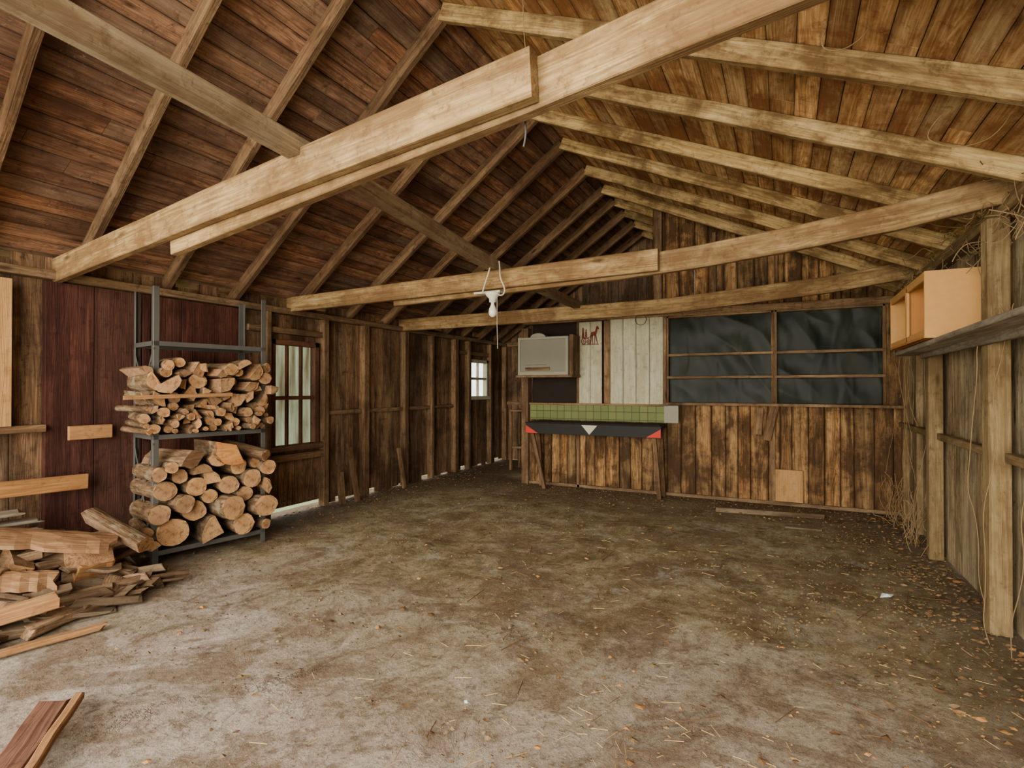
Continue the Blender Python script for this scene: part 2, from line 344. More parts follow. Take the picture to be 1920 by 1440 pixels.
# ---------------------------------------------------------------- ceiling
b=MB()
def slope(dirv,nv,length,mi,gap):
    t=-0.03
    while t<length:
        w=R.uniform(.105,.15); y=Y0-R.uniform(0,2)
        while y<YE+.1:
            L=R.uniform(1.8,4.2); y1=min(y+L,YE+.15); ys=max(y,Y0)
            if y1>ys+.05:
                c=Vector((RX,0,RZ))+dirv*(t+w/2)+nv*(.055+.011+R.uniform(-.002,.002))
                b.plank([(c.x,ys,c.z),(c.x,y1-.003,c.z)],w-gap,.02,dirv,mi,n=3,wob=.0012,ch=.002)
            y+=L
        t+=w
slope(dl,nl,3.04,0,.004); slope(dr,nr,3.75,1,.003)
for dv,nv,L in ((dl,nl,3.12),(dr,nr,3.9)):
    p=Vector((RX,0,RZ+.02))+nv*.085-dv*.12; q=p+dv*(L+.1)
    b.add([(p.x,Y0,p.z),(q.x,Y0,q.z),(q.x,YE+.2,q.z),(p.x,YE+.2,p.z)],[[0,1,2,3]],[(0,0,0)]*4,2)
b.plank([(RX,Y0,RZ+.085),(RX,YE,RZ+.085)],.03,.13,(0,0,1),0)
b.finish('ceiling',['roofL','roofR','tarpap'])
# ---------------------------------------------------------------- rafters
b=MB()
ridge=[-.75,-.1,.5,1.1,1.7,2.33,2.96,3.68,4.44,5.1,5.84,6.5,6.98,7.5,8.05,8.6]
for y in ridge:
    yl=min(y+.36,8.7); yr=y-.28
    p=Vector((RX,y,RZ)); l=Vector((XL,yl,ZL)); r=Vector((XR,yr,ZR))
    l2=l+(l-p)*.03; r2=r+(r-p)*.05
    j=R.uniform(-.012,.012)
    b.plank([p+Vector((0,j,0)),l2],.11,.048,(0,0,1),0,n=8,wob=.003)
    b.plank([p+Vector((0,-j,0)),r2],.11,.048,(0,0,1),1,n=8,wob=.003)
b.finish('roof_rafters',['rafter','rafterR'])
# ---------------------------------------------------------------- tie beams
b=MB()
b.plank([(XL,1.93,2.13),(-2.6,1.77,2.25),(-.73,1.60,2.335)],.17,.048,mi=0,n=6,wob=.0015)
b.plank([(-3.12,1.87,2.15),(-.73,1.655,2.325),(0,1.58,2.38),(1.1,1.50,2.44)],.175,.048,mi=0,n=9,wob=.0015)
b.finish('tie_beam',['beam'])
b=MB()
b.plank([(XL,3.93,2.165),(-.76,3.71,2.175)],.15,.048,n=4,wob=.001)
b.plank([(-3.2,3.93,2.13),(-.76,3.76,2.155),(.4,3.69,2.24),(1.08,3.64,2.34)],.15,.048,n=8,wob=.001)
b.finish('tie_beam',['beam'])
b=MB(); b.plank([(XL,5.75,2.14),(-1.13,5.88,2.18),(.3,5.94,2.28),(1.06,5.97,2.38)],.16,.048,n=8,wob=.002); b.finish('tie_beam',['beam'])
b=MB(); b.plank([(-1.80,-.85,2.41),(-1.95,1.8,2.375),(-2.1,3.85,2.285),(-2.12,5.95,2.255)],.085,.085,n=9,wob=.002); b.finish('ceiling_beam',['beam2'])
# ---------------------------------------------------------------- left wall
W1=(3.70,4.32,.68,1.80); W2=(7.50,8.12,1.14,1.78)
b=MB(); y=Y0
while y<YE-.001:
    w=R.uniform(.13,.2); y1=min(y+w,YE); g=R.choice([.002,.003,.003,.006])
    for q in (W1[0],W1[1],W2[0],W2[1]):
        if y<q-.001 and y1>q: y1=q
    zb=R.choice([-.02,-.02,.0,.02,.05]) if y>4.4 else (.07 if 3.6<y<4.4 else -.02)
    zt=2.165 if R.random()<.3 else 2.23
    segs=[(zb,zt)]
    for a,c,z0,z1 in (W1,W2):
        if y1>a+.001 and y<c-.001: segs=[(zb,z0),(z1,zt)]
    for z0,z1 in segs: b.box(XL-.045,XL-.022,y,y1-g,z0,z1,0)
    y=y1
def onL(y0,y1,z0,z1,t=.045,ax='z',mi=1): b.box(XL-.022,XL-.022+t,y0,y1,z0,z1,mi,ax)
onL(Y0,YE,2.06,2.12,.09,'y')
for y in (-.3,.6,1.3,3.62,4.36,5.0,5.78,6.4,7.02,7.42,8.14,8.7): onL(y,y+.05+R.uniform(0,.04),0,2.06,.09)
for a,c in ((4.42,5.78),(5.84,7.02)): onL(a,c,1.0,1.05,.05,'y')
onL(.65,1.85,1.0,1.05,.09,'y')
for a,c in ((3.44,4.36),): onL(a,c,.55,.62,.08,'y'); onL(a,c,1.86,1.92,.06,'y')
onL(7.07,8.14,1.84,1.9,.05,'y')
b.finish('wall_left',['wallL','stud'])
b=MB(); b.plank([(-4.38,4.72,.0),(-4.47,4.68,.62)],.07,.03,(0,1,0)); b.plank([(-4.42,5.62,0),(-4.5,5.6,.52)],.06,.03,(0,1,0)); b.plank([(-4.42,4.52,0),(-4.48,4.54,.35)],.09,.03,(0,1,0))
b.finish('scrap_boards',['stud'])
b=MB(); y=1.86
for w in (.30,.33,.02,.30,.30,.30):
    if w>.1: b.box(XL-.02,XL+.025,y,y+w-.004,.03,2.05,0)
    y+=w
b.box(XL+.025,XL+.035,2.49,2.55,.03,2.05,0)
b.finish('door_1',['maroon'])
b=MB(); b.box(XL+.068,XL+.082,.95,1.66,1.05,2.02,0); b.finish('plywood_sheet',['ply'])
def window(name,a,c,z0,z1,glass,mull,rail,fm='frame'):
    e=empty(name); b=MB(); x0,x1=XL-.05,XL+.03
    f=.055
    b.box(x0,x1,a,a+f,z0,z1);b.box(x0,x1,c-f,c,z0,z1);b.box(x0,x1,a,c,z1-f,z1,ax='y');b.box(x0,x1+.03,a-.03,c+.03,z0-.03,z0+.03,ax='y')
    for m in mull: b.box(x0+.02,x1-.02,m-.012,m+.012,z0,z1)
    for r_ in rail: b.box(x0+.02,x1-.01,a,c,r_-.02,r_+.02,ax='y')
    b.finish('frame',[fm],parent=e)
    b=MB(); b.add([(XL-.02,a,z0),(XL-.02,c,z0),(XL-.02,c,z1),(XL-.02,a,z1)],[[0,1,2,3]],[(0,0,0)]*4); b.finish('glass',[glass],parent=e)
    return e
e=window('window_1',3.70,4.32,.68,1.80,'glass',[3.92,4.10],[1.20])
b=MB()
vs=[];fs=[]
for i in range(33):
    y=3.62+.80*i/32; xx=-4.72+.018*math.sin(i*1.7)
    vs+=[(xx,y,.64),(xx,y,1.84)]
for i in range(32):
    fs.append([2*i,2*i+2,2*i+3,2*i+1])
b.add(vs,fs,[(0,0,0)]*len(vs)); b.finish('curtain',['curt'],parent=e)
window('window_2',7.50,8.12,1.14,1.78,'glass2',[7.81],[1.46],'white')
b=MB(); b.plank([(-4.46,1.25,.66),(-4.43,2.05,.64)],.105,.025); b.plank([(-4.53,1.98,.98),(-4.53,2.25,.98)],.10,.03); b.finish('loose_plank',['orange'])
# ---------------------------------------------------------------- rack
FL=Vector((-4.10,2.31,0));FR=Vector((-3.94,3.13,0)); ud=(FR-FL).normalized(); W=(FR-FL).length; vd=Vector((-ud.y,ud.x,0))
DP=.40; BL=FL+vd*DP; BR=FR+vd*DP
e=empty('firewood_rack'); b=MB()
def anglepost(c,su,sv):
    b.plank([c+ud*su*.018,c+ud*su*.018+Vector((0,0,2.05))],.004,.038,vd)
    b.plank([c+vd*sv*.018,c+vd*sv*.018+Vector((0,0,2.05))],.004,.038,ud)
anglepost(FL,1,1);anglepost(FR,-1,1);anglepost(BL,1,-1);anglepost(BR,-1,-1)
for z in (1.63,.94,.09):
    for p,q in ((FL,FR),(BL,BR),(FL,BL),(FR,BR)): b.plank([p+Vector((0,0,z)),q+Vector((0,0,z))],.035,.004)
    m=(FL+BL)/2+Vector((0,0,z+.012)); m2=(FR+BR)/2+Vector((0,0,z+.012)); b.plank([m,m2],DP-.01,.008,vd)
for z0,z1 in ((.1,.9),(.95,1.6)):
    b.plank([FL+Vector((0,0,z0)),BL+Vector((0,0,z1))],.02,.003); b.plank([BL+Vector((0,0,z0)),FL+Vector((0,0,z1))],.02,.003)
b.finish('steel_frame',['metal'],parent=e)
def pack(u0,u1,z0,ztop,radii,N_):
    C=[]
    for i in range(N_):
        r=radii(i); best=None
        for t in range(90):
            u=R.uniform(u0+r,u1-r); z=z0+r
            ch=True;it=0
            while ch and it<60:
                ch=False;it+=1
                for (a,c,q) in C:
                    dd=(u-a)**2
                    if dd+(z-c)**2<(r+q)**2-1e-7:
                        z=c+math.sqrt(max((r+q)**2-dd,0))+1e-4; ch=True
            if best is None or z<best[1]: best=(u,z,r)
        lim=ztop-(.10*abs(best[0]-.42)/.42)
        if best[1]+r<lim: C.append(best)
    return C
def stack(u0,u1,z0,zt,radii,N_,pr,yaw=.03,fr=(-.08,.02)):
    b=MB()
    for u,z,r in pack(u0,u1,z0,zt,radii,N_):
        L=R.uniform(.36,.43); o=FL+ud*u+Vector((0,0,z)); f=R.uniform(*fr)
        tilt=Vector((0,0,R.uniform(-.015,.015)))+ud*R.uniform(-yaw,yaw)
        sh='round' if R.random()<pr(z,r) else 'split'
        b.log(o+vd*f-tilt*.5, o+vd*(f+L)+tilt*.5, r*.99, sh)
    b.v=[(max(x,-4.555),y,z) for x,y,z in b.v]
    return b
b=stack(-.07,.89,.115,.84,lambda i:R.uniform(.085,.12) if i<5 else R.uniform(.042,.085),70,lambda z,r:.88 if z<.6 else .55,.06,(-.10,.0))
o=FL+ud*.50+Vector((0,0,.80)); b.log(o-vd*.12,o+vd*.28,.115,'split',3,1,3,2.2)
o=FL+ud*.20+Vector((0,0,.76)); b.log(o-vd*.10+ud*.04,o+vd*.30-ud*.1,.085,'split',2,1,2,2.2)
o=FL+ud*.68+Vector((0,0,.82)); b.log(o-vd*.08+ud*.12-Vector((0,0,.08)),o+vd*.25-ud*.05,.055,'round')
b.finish('logs_lower',['end','bark','split','splitO'],parent=e)
b=stack(-.10,.88,.965,1.60,lambda i:R.uniform(.018,.045) if i<50 else R.uniform(.035,.07),200,lambda z,r:.6 if z<1.12 else .2,.09,(-.12,.0))
b.finish('logs_upper',['end','bark','split'],parent=e)
b=MB(); b.plank([FL+ud*-.22-vd*.125+Vector((0,0,1.235)),FL+ud*.5-vd*.13+Vector((0,0,1.25))],.03,.02); b.finish('plank_on_stack',['orange'],parent=e)
# ---------------------------------------------------------------- floor wood pile
b=MB()
def flat(x,y,z,ang,L,w,t,mi=0,pitch=0,roll=0):
    d=Vector((math.cos(ang)*math.cos(pitch),math.sin(ang)*math.cos(pitch),math.sin(pitch)))*L/2
    c=Vector((x,y,z)); s_=Vector((-math.sin(ang),math.cos(ang),math.tan(roll)))
    b.plank([c-d,c+d],w,t,s_,mi,n=4,wob=.005,endj=.03,ch=.006)
for i in range(95):
    y=R.uniform(.85,2.12); u=R.random()**1.2; x=-4.42+u*.84
    hmax=.36*(1-u)*(1 if y<1.9 else .6); z=.03+R.uniform(.1,1)*hmax
    flat(x,y,z,R.gauss(1.15,.7),R.uniform(.16,.50),R.uniform(.05,.17),R.uniform(.015,.06),0,R.uniform(-.25,.25),R.uniform(-.8,.5))
flat(-4.36,1.35,.51,1.35,.55,.15,.02,1,.05);flat(-4.36,1.42,.45,1.4,.6,.14,.02,1,.0);flat(-4.33,1.40,.39,1.35,.6,.16,.02,1,-.03,-.5)
flat(-3.76,1.88,.03,1.35,.50,.10,.025,1); flat(-3.86,2.03,.07,.9,.40,.1,.05,0,.1,-.5);flat(-3.92,1.85,.16,1.6,.20,.10,.09,2,.0,.2)
flat(-3.61,1.68,.03,1.84,.68,.10,.05,0);flat(-3.72,1.45,.08,1.35,.7,.12,.03,0,.03)
flat(-3.34,1.33,.02,1.35,.55,.045,.03,2); flat(-3.60,1.28,.12,1.25,.50,.13,.06,2,.12)
b.log((-3.98,1.72,.22),(-3.9,1.95,.22),.06,'split',3,4,5)
b.log((-4.15,1.94,.44),(-3.78,2.08,.25),.085,'split',3,4,5,2.2)
b.log((-4.45,1.62,.33),(-3.98,1.5,.22),.06,'split',3,4,5)
b.log((-4.2,1.15,.30),(-3.9,1.4,.23),.06,'round',3,4,5)
for p0,p1,hw0 in ((Vector((-4.30,1.28,.45)),Vector((-3.90,1.96,.28)),.15),(Vector((-4.0,1.2,.24)),Vector((-3.78,1.6,.17)),.09)):
    sl=[];gs=[];fs=[];nu,nv=12,8
    dd=(p1-p0); sd=dd.cross(Vector((0,0,1))).normalized()
    for i in range(nu+1):
        ej=R.uniform(-.025,.025)
        for j in range(nv+1):
            t=i/nu; q=j/nv*2-1; hw=hw0+ej
            sl.append(p0+dd*t+sd*(q*hw)+Vector((0,0,.07*(1-q*q)+R.uniform(-.004,.004)))+dd*(R.uniform(-.03,.03) if i in(0,nu) else 0));gs.append((t*.7,q*.13,0))
    n0=len(sl); sl+=[Vector(v)-Vector((0,0,.022)) for v in sl]; gs+=gs[:]
    for i in range(nu):
        for j in range(nv): a=i*(nv+1)+j; fs.append([a,a+1,a+nv+2,a+nv+1]); fs.append([n0+a,n0+a+nv+1,n0+a+nv+2,n0+a+1])
    for j in range(nv):
        fs.append([j,j+1,n0+j+1,n0+j]); k=nu*(nv+1)+j; fs.append([k,k+1,n0+k+1,n0+k])
    for i in range(nu):
        for k in (i*(nv+1),i*(nv+1)+nv): fs.append([k,k+nv+1,n0+k+nv+1,n0+k])
    b.add(sl,fs,gs,5,(.1,.5,.2))
b.v=[(max(x,-4.50),min(y,2.24),max(z,.003)) for x,y,z in b.v]
b.finish('scrap_wood_pile',['scrap','grey','orange','end','bark','split'])
b=MB(); flat(-2.43,.93,.02,2.44,.56,.11,.025,0); flat(-2.355,.985,.045,2.44,.56,.035,.03,1)
b.finish('loose_board',['frame','orange'])
# ---------------------------------------------------------------- back wall
b=MB(); x=-3.18
while x<XR:
    w=R.uniform(.11,.19); x1=min(x+w,XR); b.box(x,x1-.004,YB+R.uniform(-.003,.003),YB+.022,.02,1.10); x=x1
x=-1.45
while x<XR+.1:
    w=R.uniform(.12,.19); x1=min(x+w,XR+.1); zt=RZ+.03+(ZR-RZ)/(XR-RX)*((x+x1)/2-RX); b.box(x,x1-.004,YB+.03,YB+.052,2.15,zt+.02); x=x1
b.box(-1.42,-1.33,YB-.02,YB+.03,2.2,3.50,1)
for x in (-.75,-.1,.5): b.box(x,x+.04,YB-.02,YB+.03,2.22,RZ+(ZR-RZ)/(XR-RX)*(x-RX)-.06,1)
b.box(-3.22,-3.12,YB-.06,YB+.06,0,2.12,1)
b.box(-3.2,XR,YB-.05,YB+.04,2.17,2.25,1,'x')
b.box(-3.2,XR,YB-.03,YB,.0,.04,1,'x')
b.box(-.14,-.09,YB-.03,YB+.0,.04,1.1,1)
b.box(-2.43,-2.39,YB-.03,YB+.02,0,2.17,1); b.box(-2.07,-1.98,YB-.0,YB+.03,1.1,2.17,1); b.box(-1.36,-1.27,YB-.03,YB+.02,1.1,2.17,1)
b.poly([(-1.3,0),(-.1,0),(.5,-.05),(XR-.02,-.16),(XR-.02,.2),(-1.3,.2)],(0,YB-.09,1.10),(1,0,0),(0,1,0),(0,0,1),.028,1)
b.box(-3.12,-2.05,YB+.10,YB+.12,1.05,2.2,2,'x')
b.box(.93,XR,YB-.02,YB+.02,1.1,2.17,0)
b.finish('wall_back',['wallB','stud','pad'])
b=MB(); b.box(-.09,.18,YB-.05,YB-.02,.05,.40,0); b.finish('plywood_scrap',['ply'])
b=MB(); b.plank([(-.18,YB-.06,.72),(-.10,YB-.05,1.08)],.09,.02,(1,0,0)); b.plank([(-.26,YB-.05,.78),(-.24,YB-.05,1.08)],.07,.015,(1,0,0)); b.finish('nailed_scrap',['stud'])
b=MB(); x=XL
while x<XR+.1:
    w=R.uniform(.12,.2); x1=min(x+w,XR+.1); xm=(x+x1)/2
    zt=(RZ+(ZL-RZ)/(XL-RX)*(xm-RX)) if xm<RX else (RZ+(ZR-RZ)/(XR-RX)*(xm-RX))
    b.box(x,x1-.003,YE,YE+.025,0,zt+.06); x=x1
b.box(-3.9,-3.85,YE-.06,YE,0,2.1,1); b.box(XL,XR,YE-.06,YE,2.06,2.14,1,'x'); b.box(XL,XR,YE-.05,YE,1.0,1.06,1,'x')
b.finish('wall_far',['wallL','stud'])
b=MB(); b.box(-3.9,-3.25,7.6,7.95,.93,.96,0,'x'); b.box(-3.85,-3.3,7.6,7.95,.35,.38,0,'x'); b.box(-3.9,-3.86,7.6,7.64,0,.93);b.box(-3.3,-3.26,7.6,7.64,0,.93);b.box(-3.9,-3.86,7.91,7.95,0,.93);b.box(-3.3,-3.26,7.91,7.95,0,.93); b.finish('shelf_table',['stud'])
def tarp(name,x0,x1,z0,z1):
    e=empty(name); vs=[];fs=[];nu,nv=100,80
    for j in range(nv+1):
        for i in range(nu+1):
            x=x0+(x1-x0)*i/nu; z=z0+(z1-z0)*j/nv
            tz=(z-z0)/(z1-z0)
            d=noise.noise(Vector((x*5+tz*1.5,z*1.0,3+x0)))*.018*(.3+tz)+noise.noise(Vector((x*1.6-z*2.0,z*2.2+x,7+x0)))*.018
            d+=(1-abs(noise.noise(Vector((x*3+z*2.5,z*1.5-x*.8,11+x0))))*2.2)*.010
            vs.append((x,YB+.055-d,z))
    for j in range(nv):
        for i in range(nu): a=j*(nu+1)+i; fs.append([a,a+1,a+nu+2,a+nu+1])
    me=bpy.data.meshes.new('sheet'); me.from_pydata(vs,[],fs); me.materials.append(M['tarp']); me.polygons.foreach_set('use_smooth',[True]*len(fs))
    o=bpy.data.objects.new('sheet',me); SC.collection.objects.link(o); o.parent=e
    b=MB()
    for z in (1.70,1.43): b.box(x0-.02,x1+.02,YB-.035,YB+.0,z-.015,z+.015,0,'x')
    b.box(x0-.02,x1+.02,YB-.03,YB+.02,z1-.02,z1+.02,0,'x'); b.box(x0-.03,x0+.0,YB-.03,YB+.02,z0,z1,0); b.box(x1-.0,x1+.03,YB-.03,YB+.02,z0,z1,0)
    b.finish('bars',['stud'],parent=e)
tarp('window_3',-1.25,-.13,1.10,2.17); tarp('window_4',-.07,.91,1.10,2.17)
b=MB()
for x in (-2.39,-2.235): b.box(x,x+.152,YB-.045,YB-.02,1.08,2.16)
b.finish('white_panel',['white'])
b=MB()
for k in range(4): b.box(-1.97+k*.165,-1.97+k*.165+.161,YB-.045,YB-.02,1.08,2.18)
b.finish('white_panel',['white'])
curve('wire_hoop',[[(-1.58+.07*math.cos(a*.524),YB-.06,2.15+.07*math.sin(a*.524)) for a in range(13)]],.004,'metal')
b=MB(); org=(-2.355,YB-.055,1.87); ux,uy,uz=(1,0,0),(0,0,1),(0,-1,0)
def pl(p): b.poly([(a*.205,c*.24) for a,c in p],org,ux,uy,uz,.006)
def wheel(cx,cy,r):
    k=14
    for i in range(k):
        a0,a1=6.2832*i/k,6.2832*(i+1)/k
        pl([(cx+r*math.cos(a0),cy+r*math.sin(a0)),(cx+r*math.cos(a1),cy+r*math.sin(a1)),(cx+r*.78*math.cos(a1),cy+r*.78*math.sin(a1)),(cx+r*.78*math.cos(a0),cy+r*.78*math.sin(a0))])
    for i in range(3):
        a=i*1.047; c_,s_=math.cos(a),math.sin(a); pl([(cx-r*c_-.008*s_,cy-r*s_+.008*c_),(cx+r*c_-.008*s_,cy+r*s_+.008*c_),(cx+r*c_+.008*s_,cy+r*s_-.008*c_),(cx-r*c_+.008*s_,cy-r*s_-.008*c_)])
pl([(0,-.03),(1.15,-.03),(1.15,.0),(0,.0)]); wheel(.16,.17,.17); wheel(.50,.13,.13)
pl([(.04,.34),(.5,.28),(.5,.34),(.20,.38),(.14,.9),(.08,.9)]); pl([(.26,.38),(.38,.38),(.36,.66),(.32,.72),(.26,.66)]); pl([(.29,.72),(.35,.72),(.35,.80),(.29,.80)])
pl([(.64,.46),(.96,.46),(1.02,.60),(1.06,.80),(1.16,.76),(1.18,.80),(1.08,.96),(1.0,.94),(.92,.68),(.66,.64)])
for x0,x1 in ((.65,.60),(.71,.74),(.88,.86),(.93,1.04)): pl([(x0,.48),(x0+.05,.48),(x1+.03,0),(x1,0)])
pl([(.66,.62),(.58,.3),(.61,.3),(.68,.6)]); pl([(.45,.34),(.95,.50),(.95,.515),(.45,.36)])
b.finish('horse_and_buggy_plaque',['rust'])
e=empty('wall_cabinet'); b=MB(); x0,x1,y0,y1,z0,z1=-3.12,-2.42,6.33,6.62,1.47,1.96
b.box(x0,x1,y0+.02,y1,z0,z0+.02,0,'x');b.box(x0,x1,y0+.02,y1,z1-.02,z1,0,'x');b.box(x0,x0+.02,y0+.02,y1,z0+.02,z1-.02);b.box(x1-.02,x1,y0+.02,y1,z0+.02,z1-.02);b.box(x0,x1,y1-.01,y1,z0,z1,0,'x')
b.box(x0,x1,y0,y0+.02,z0,z0+.045,0,'x');b.box(x0,x1,y0,y0+.02,z1-.03,z1,0,'x');b.box(x0,x0+.035,y0,y0+.02,z0+.045,z1-.03);b.box(x1-.035,x1,y0,y0+.02,z0+.045,z1-.03)
b.box(x0+.035,x1-.035,y0+.016,y0+.024,z0+.045,z1-.03,1,'x'); b.box(x0+.1,x1-.25,y0+.006,y0+.014,z0+.06,z0+.10,2,'x'); b.box(x0+.1,x1-.3,y0+.012,y0+.015,z0+.13,z0+.135,2,'x')
b.box(x0-.02,x1+.06,y0-.02,y1,z0-.03,z0,2,'x'); b.box(x1,x1+.05,y0+.05,y1,z0,z1+.02,2)
b.finish('body',['cab','cabin','stud'],parent=e)
b=MB(); b.poly([(.11*math.cos(a*.314),.06*math.sin(a*.314)) for a in range(11)],(-2.87,y0+.08,z1),(1,0,0),(0,0,1),(0,1,0),.12,0); b.finish('lid',['cab'],parent=e)
b=MB(); b.box(-3.1,-1.3,YB-.035,YB-.012,.88,1.08,0,'x'); b.finish('tile_backsplash',['tiles'])
b=MB(); b.box(-3.1,-1.25,YB-.06,YB-.01,1.08,1.105,0,'x'); b.finish('trim_1',['stud'])
e=empty('workbench'); b=MB(); a,c=-2.99,-1.27; yf=6.30
b.box(a,c,yf+.02,YB-.07,.83,.86,0,'x'); b.box(a,c,yf,yf+.02,.72,.855,0,'x')
for k in range(5): b.box(a+.02,c-.02,yf+.03+.07*k,yf+.085+.07*k,.86,.872,3,'x')
b.poly([(0,0),(.17,0),(0,.10)],(a,yf-.004,.725),(1,0,0),(0,0,1),(0,1,0),.004,1); b.poly([(0,0),(-.17,0),(0,.10)],(c,yf-.004,.725),(1,0,0),(0,0,1),(0,1,0),.004,1)
b.poly([(0,0),(.1,.115),(-.1,.115)],((a+c)/2,yf-.004,.73),(1,0,0),(0,0,1),(0,1,0),.004,2)
b.box(a-.01,c+.01,yf-.006,yf+.02,.855,.866,3,'x')
b.plank([(-2.93,6.36,.75),(-2.78,6.42,.0)],.05,.04,(1,0,0),4); b.plank([(-1.36,6.36,.75),(-1.31,6.42,0)],.05,.04,(1,0,0),4)
b.plank([(-2.95,6.6,.75),(-2.9,6.6,.0)],.05,.04,(1,0,0),4); b.plank([(-1.33,6.6,.75),(-1.3,6.6,0)],.05,.04,(1,0,0),4)
b.finish('bench',['black','red','offw','pad','rafter'],parent=e)
b=MB(); b.box(-1.30,-1.13,YB-.06,YB-.03,.88,1.09,0); b.finish('hanging_rag',['cab'])
# ---------------------------------------------------------------- right wall
b=MB(); y=Y0
while y<YE:
    w=R.uniform(.12,.2); y1=min(y+w,YE); b.box(XR+.02,XR+.043,y,y1-R.choice([.002,.004,.005]),0.0,2.28,0); y=y1
def onR(y0,y1,z0,z1,t=.045,ax='z',mi=1): b.box(XR+.02-t,XR+.02,y0,y1,z0,z1,mi,ax)
onR(Y0,YB,2.20,2.28,.09,'y')
b.box(XR-.115,XR-.02,3.68,3.79,0,2.2,1); b.box(XR-.10,XR-.01,5.08,5.18,0,1.58,1)
for y in (0,1.2,2.45): onR(y,y+.05,0,2.2,.09)
onR(5.9,5.95,0,2.2,.05); onR(6.5,6.6,0,2.2,.05)
b.box(XR-.05,XR+.0,2.3,6.6,.91,.96,1,'y')
b.finish('wall_right',['wallR','postR'])
b=MB(); b.plank([(.93,2.4,1.60),(.93,5.3,1.575)],.26,.03,(1,0,0)); b.box(XR-.14,XR-.115,2.4,5.15,1.53,1.62,0,'y'); b.finish('wall_shelf',['grey'])
e=empty('wooden_cabinet'); b=MB(); x0,x1,y0,y1,z0,z1=.76,1.06,4.03,5.2,1.605,2.01
b.box(x0,x1,y0,y0+.018,z0,z1); b.box(x0,x1,y1-.018,y1,z0,z1); b.box(x0,x1,y0+.018,y1-.018,z0,z0+.018,1,'y'); b.box(x0,x1,y0+.018,y1-.018,z1-.018,z1,0,'y'); b.box(x1-.012,x1,y0,y1,z0,z1,1,'y')
b.box(x0,x1-.012,4.6,4.618,z0,z1,1); b.box(x0+.002,x0+.02,y0+.018,y1-.018,z0+.0,z0+.05,0,'y'); b.box(x0+.002,x0+.02,y0+.018,y1-.018,z1-.05,z1,0,'y'); b.box(x0+.002,x0+.02,4.57,4.63,z0,z1,0)
b.box(x1-.016,x1-.013,4.3,4.36,z0+.1,z0+.18,2)
b.finish('box',['tan','tanin','offw'],parent=e)
# ---------------------------------------------------------------- lamp
e=empty('ceiling_bulb'); L0=(-2.10,3.80,2.075)
lathe('holder',[(0,.0),(.058,.0),(.062,-.012),(.05,-.03),(.03,-.05),(.028,-.08),(.0,-.08)],L0,'porc',e)
lathe('bulb',[(.013,-.08),(.015,-.10),(.03,-.135),(.034,-.16),(.028,-.185),(.012,-.198),(0,-.2)],L0,'bulb',e)
b=MB(); b.box(-2.26,-2.02,3.77,3.84,2.068,2.085,0,'x'); b.finish('base',['offw'],parent=e)
curve('cable',[[(-2.02,3.76,2.31),(-1.99,3.72,2.24),(-1.97,3.68,2.16),(-1.93,3.70,2.07),(-1.97,3.72,2.02),(-2.04,3.78,2.05)],[(-2.12,3.75,2.32),(-2.06,3.70,2.29),(-2.08,3.69,2.2),(-2.12,3.70,2.12),(-2.16,3.74,2.07)]],.006,'cable',e)
curve('pull_string',[[(-2.06,3.80,2.04),(-2.06,3.80,1.8),(-2.055,3.80,1.62)]],.0018,'cable',e)
curve('hanging_chain',[[(-.82,1.72,2.28),(-.82,1.725,2.24),(-.815,1.72,2.20),(-.825,1.72,2.16)]],.004,'metal')
curve('loose_wire',[[(.62,2.95,2.50),(.55,2.93,2.42),(.60,2.92,2.36),(.70,2.95,2.34),(.82,2.98,2.38),(.86,2.98,2.46)],[(.15,2.45,2.72),(.12,2.42,2.64),(.2,2.42,2.60),(.28,2.46,2.66),(.3,2.48,2.70)],[(-1.25,2.6,3.40),(-1.24,2.58,3.2),(-1.2,2.56,3.0),(-1.22,2.56,2.9)]],.0022,'vine')
# ---------------------------------------------------------------- vines
ln=[]
for i in range(100):
    y=R.uniform(3.3,6.3); x=XR-R.uniform(.0,.12); z=R.uniform(2.12,2.38); p=[(x,y,z)]
    for k in range(R.randint(4,8)):
        x=min(XR-.01,max(.80,x+R.uniform(-.07,.07))); y+=R.uniform(-.14,.14); z=min(2.40,z+R.uniform(-.09,.07)); p.append((x,y,z))
    ln.append(p)
for i in range(14):
    y=R.choice([R.uniform(3.3,3.9),R.uniform(5.2,6.6),R.uniform(5.2,6.6)]); x=XR-R.uniform(.02,.12); z=R.uniform(1.5,2.2); p=[(x,y,z)]
    while z>.1 and len(p)<12:
        z-=R.uniform(.1,.25); x=min(XR-.01,x+R.uniform(-.04,.04)); y+=R.uniform(-.06,.06); p.append((x,y,max(z,.02)))
    ln.append(p)
for i in range(40):
    y=R.uniform(5.0,6.5); x=XR-R.uniform(.05,.2); z=.02; p=[(x,y,z)]
    for k in range(6): z+=R.uniform(0,.12); x=min(XR-.02,x+R.uniform(-.05,.06)); y+=R.uniform(-.07,.07); p.append((x,y,z))
    ln.append(p)
curve('dried_vines',ln,.0024,'vine')
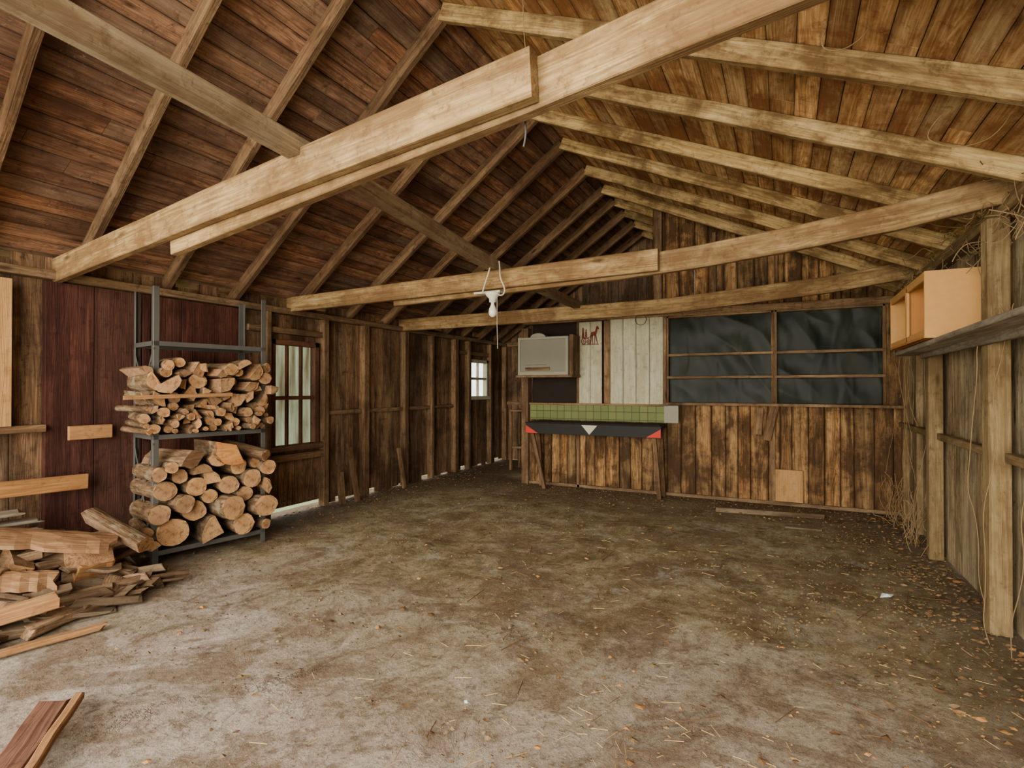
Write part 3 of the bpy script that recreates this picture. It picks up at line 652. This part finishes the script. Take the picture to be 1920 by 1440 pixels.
# ---------------------------------------------------------------- litter
b=MB()
def bit(x,y,s,mi,h=.4):
    a=R.uniform(0,6.28); k=R.randint(4,6); vs=[]
    for i in range(k):
        t=a+6.283*i/k; r=s*R.uniform(.5,1); vs.append((x+r*math.cos(t),y+r*math.sin(t)*.8,.002+R.uniform(0,s*h)))
    c=(x,y,.004+s*h*R.uniform(.4,1.2)); vs.append(c)
    b.add(vs,[[i,(i+1)%k,k] for i in range(k)],[(0,0,0)]*(k+1),mi)
for i in range(8500):
    t=R.random()
    if t<.38: x=R.uniform(XL,XR); y=R.uniform(.3,6.6)
    elif t<.62: x=XR-abs(R.gauss(0,.4)); y=R.uniform(1,6.6)
    elif t<.80: x=R.uniform(-3.6,XR); y=YB-abs(R.gauss(0,.5))
    else: x=XL+abs(R.gauss(0,.35)); y=R.uniform(3.4,8)
    if x<-3.2 and y<2.2: continue
    if x<-2.0 and y<1.3: continue
    bit(x,y,R.uniform(.003,.013) if R.random()<.75 else R.uniform(.01,.026),R.choice([0,0,0,1,2,3,3]))
for cx,cy,n_ in ((-.15,3.2,90),(.1,3.5,90),(.45,3.1,70),(-1.8,4.6,50),(-1.2,2.6,50),(.3,4.6,90),(-.6,4.2,50),(.75,4.6,120),(-2.6,5.2,50),(.5,5.4,120),(.2,3.9,90),(.65,3.8,100),(-2.9,3.6,50),(-2.2,2.2,40),(-1.0,1.6,40)):
    for i in range(n_): bit(cx+R.gauss(0,.15),cy+R.gauss(0,.12),R.uniform(.004,.017),3 if R.random()<.75 else 2,.6)
for i in range(260):
    if i%2: x=R.uniform(-3.2,XR); y=R.uniform(1.4,6.5)
    else: x=XR-abs(R.gauss(0,.2)); y=R.uniform(2.2,6.5)
    bit(x,y,R.uniform(.014,.034),R.choice([0,0,3,1]),.35)
b.finish('floor_litter',['leaf','orange','vine','clod'])
b=MB()
for i in range(800):
    if R.random()<.5: x=R.gauss(-.35,.35); y=R.gauss(1.5,.35)
    else: x=R.uniform(-1.9,.9); y=R.uniform(.9,4.8)
    if x<-1.8 and y<1.5: continue
    a=R.uniform(0,3.14); L=R.uniform(.02,.08)
    b.plank([(x,y,.004),(x+L*math.cos(a),y+L*math.sin(a),.006)],.0025,.0015,mi=0 if R.random()<.6 else 1)
for i in range(60):
    x=R.uniform(-1.9,.9); y=R.uniform(1.5,6); a=R.uniform(0,3.14); L=R.uniform(.08,.25)
    b.plank([(x,y,.005),(x+L*math.cos(a),y+L*math.sin(a),.008)],.004,.004,mi=1)
b.finish('straw_litter',['straw','leaf'])
b=MB()
for x,y,s in ((-1.17,1.9,.02),(-.62,1.25,.022),(.56,4.0,.05),(-.98,1.15,.03)): bit(x,y,s,0,.6)
b.finish('paper_litter',['paper'])
b=MB(); b.plank([(-.65,6.05,.02),(.35,6.18,.02)],.05,.03); b.plank([(.0,5.6,.01),(.3,5.62,.012)],.02,.012);b.finish('floor_stick',['scrap'])
# ---------------------------------------------------------------- light
w=bpy.data.worlds.new('world'); SC.world=w; w.use_nodes=True; nt=w.node_tree; bg=nt.nodes['Background']
bg.inputs[0].default_value=(.95,.97,.94,1); bg.inputs[1].default_value=3.8
def area(name,loc,rot,sx,sy,p,col):
    l=bpy.data.lights.new(name,'AREA'); l.shape='RECTANGLE'; l.size=sx; l.size_y=sy; l.energy=p; l.color=col
    o=bpy.data.objects.new(name,l); o.location=loc; o.rotation_euler=rot; SC.collection.objects.link(o)
area('door_daylight',(-1.5,-3.0,1.9),(math.radians(90),0,0),6.5,3.6,1100,(1,.93,.80))
sun=bpy.data.lights.new('sun','SUN'); sun.energy=3; sun.angle=.2; sun.color=(1,.95,.85); so=bpy.data.objects.new('sun',sun); so.rotation_euler=(math.radians(40),0,math.radians(-115)); SC.collection.objects.link(so)
# ---------------------------------------------------------------- camera
c=bpy.data.cameras.new('camera'); c.lens=36*1007/1920; c.sensor_width=36; co=bpy.data.objects.new('camera',c)
co.location=(0,0,1.3); co.rotation_euler=(math.radians(90.455),0,math.radians(26.87)); SC.collection.objects.link(co); SC.camera=co; c.clip_start=.02
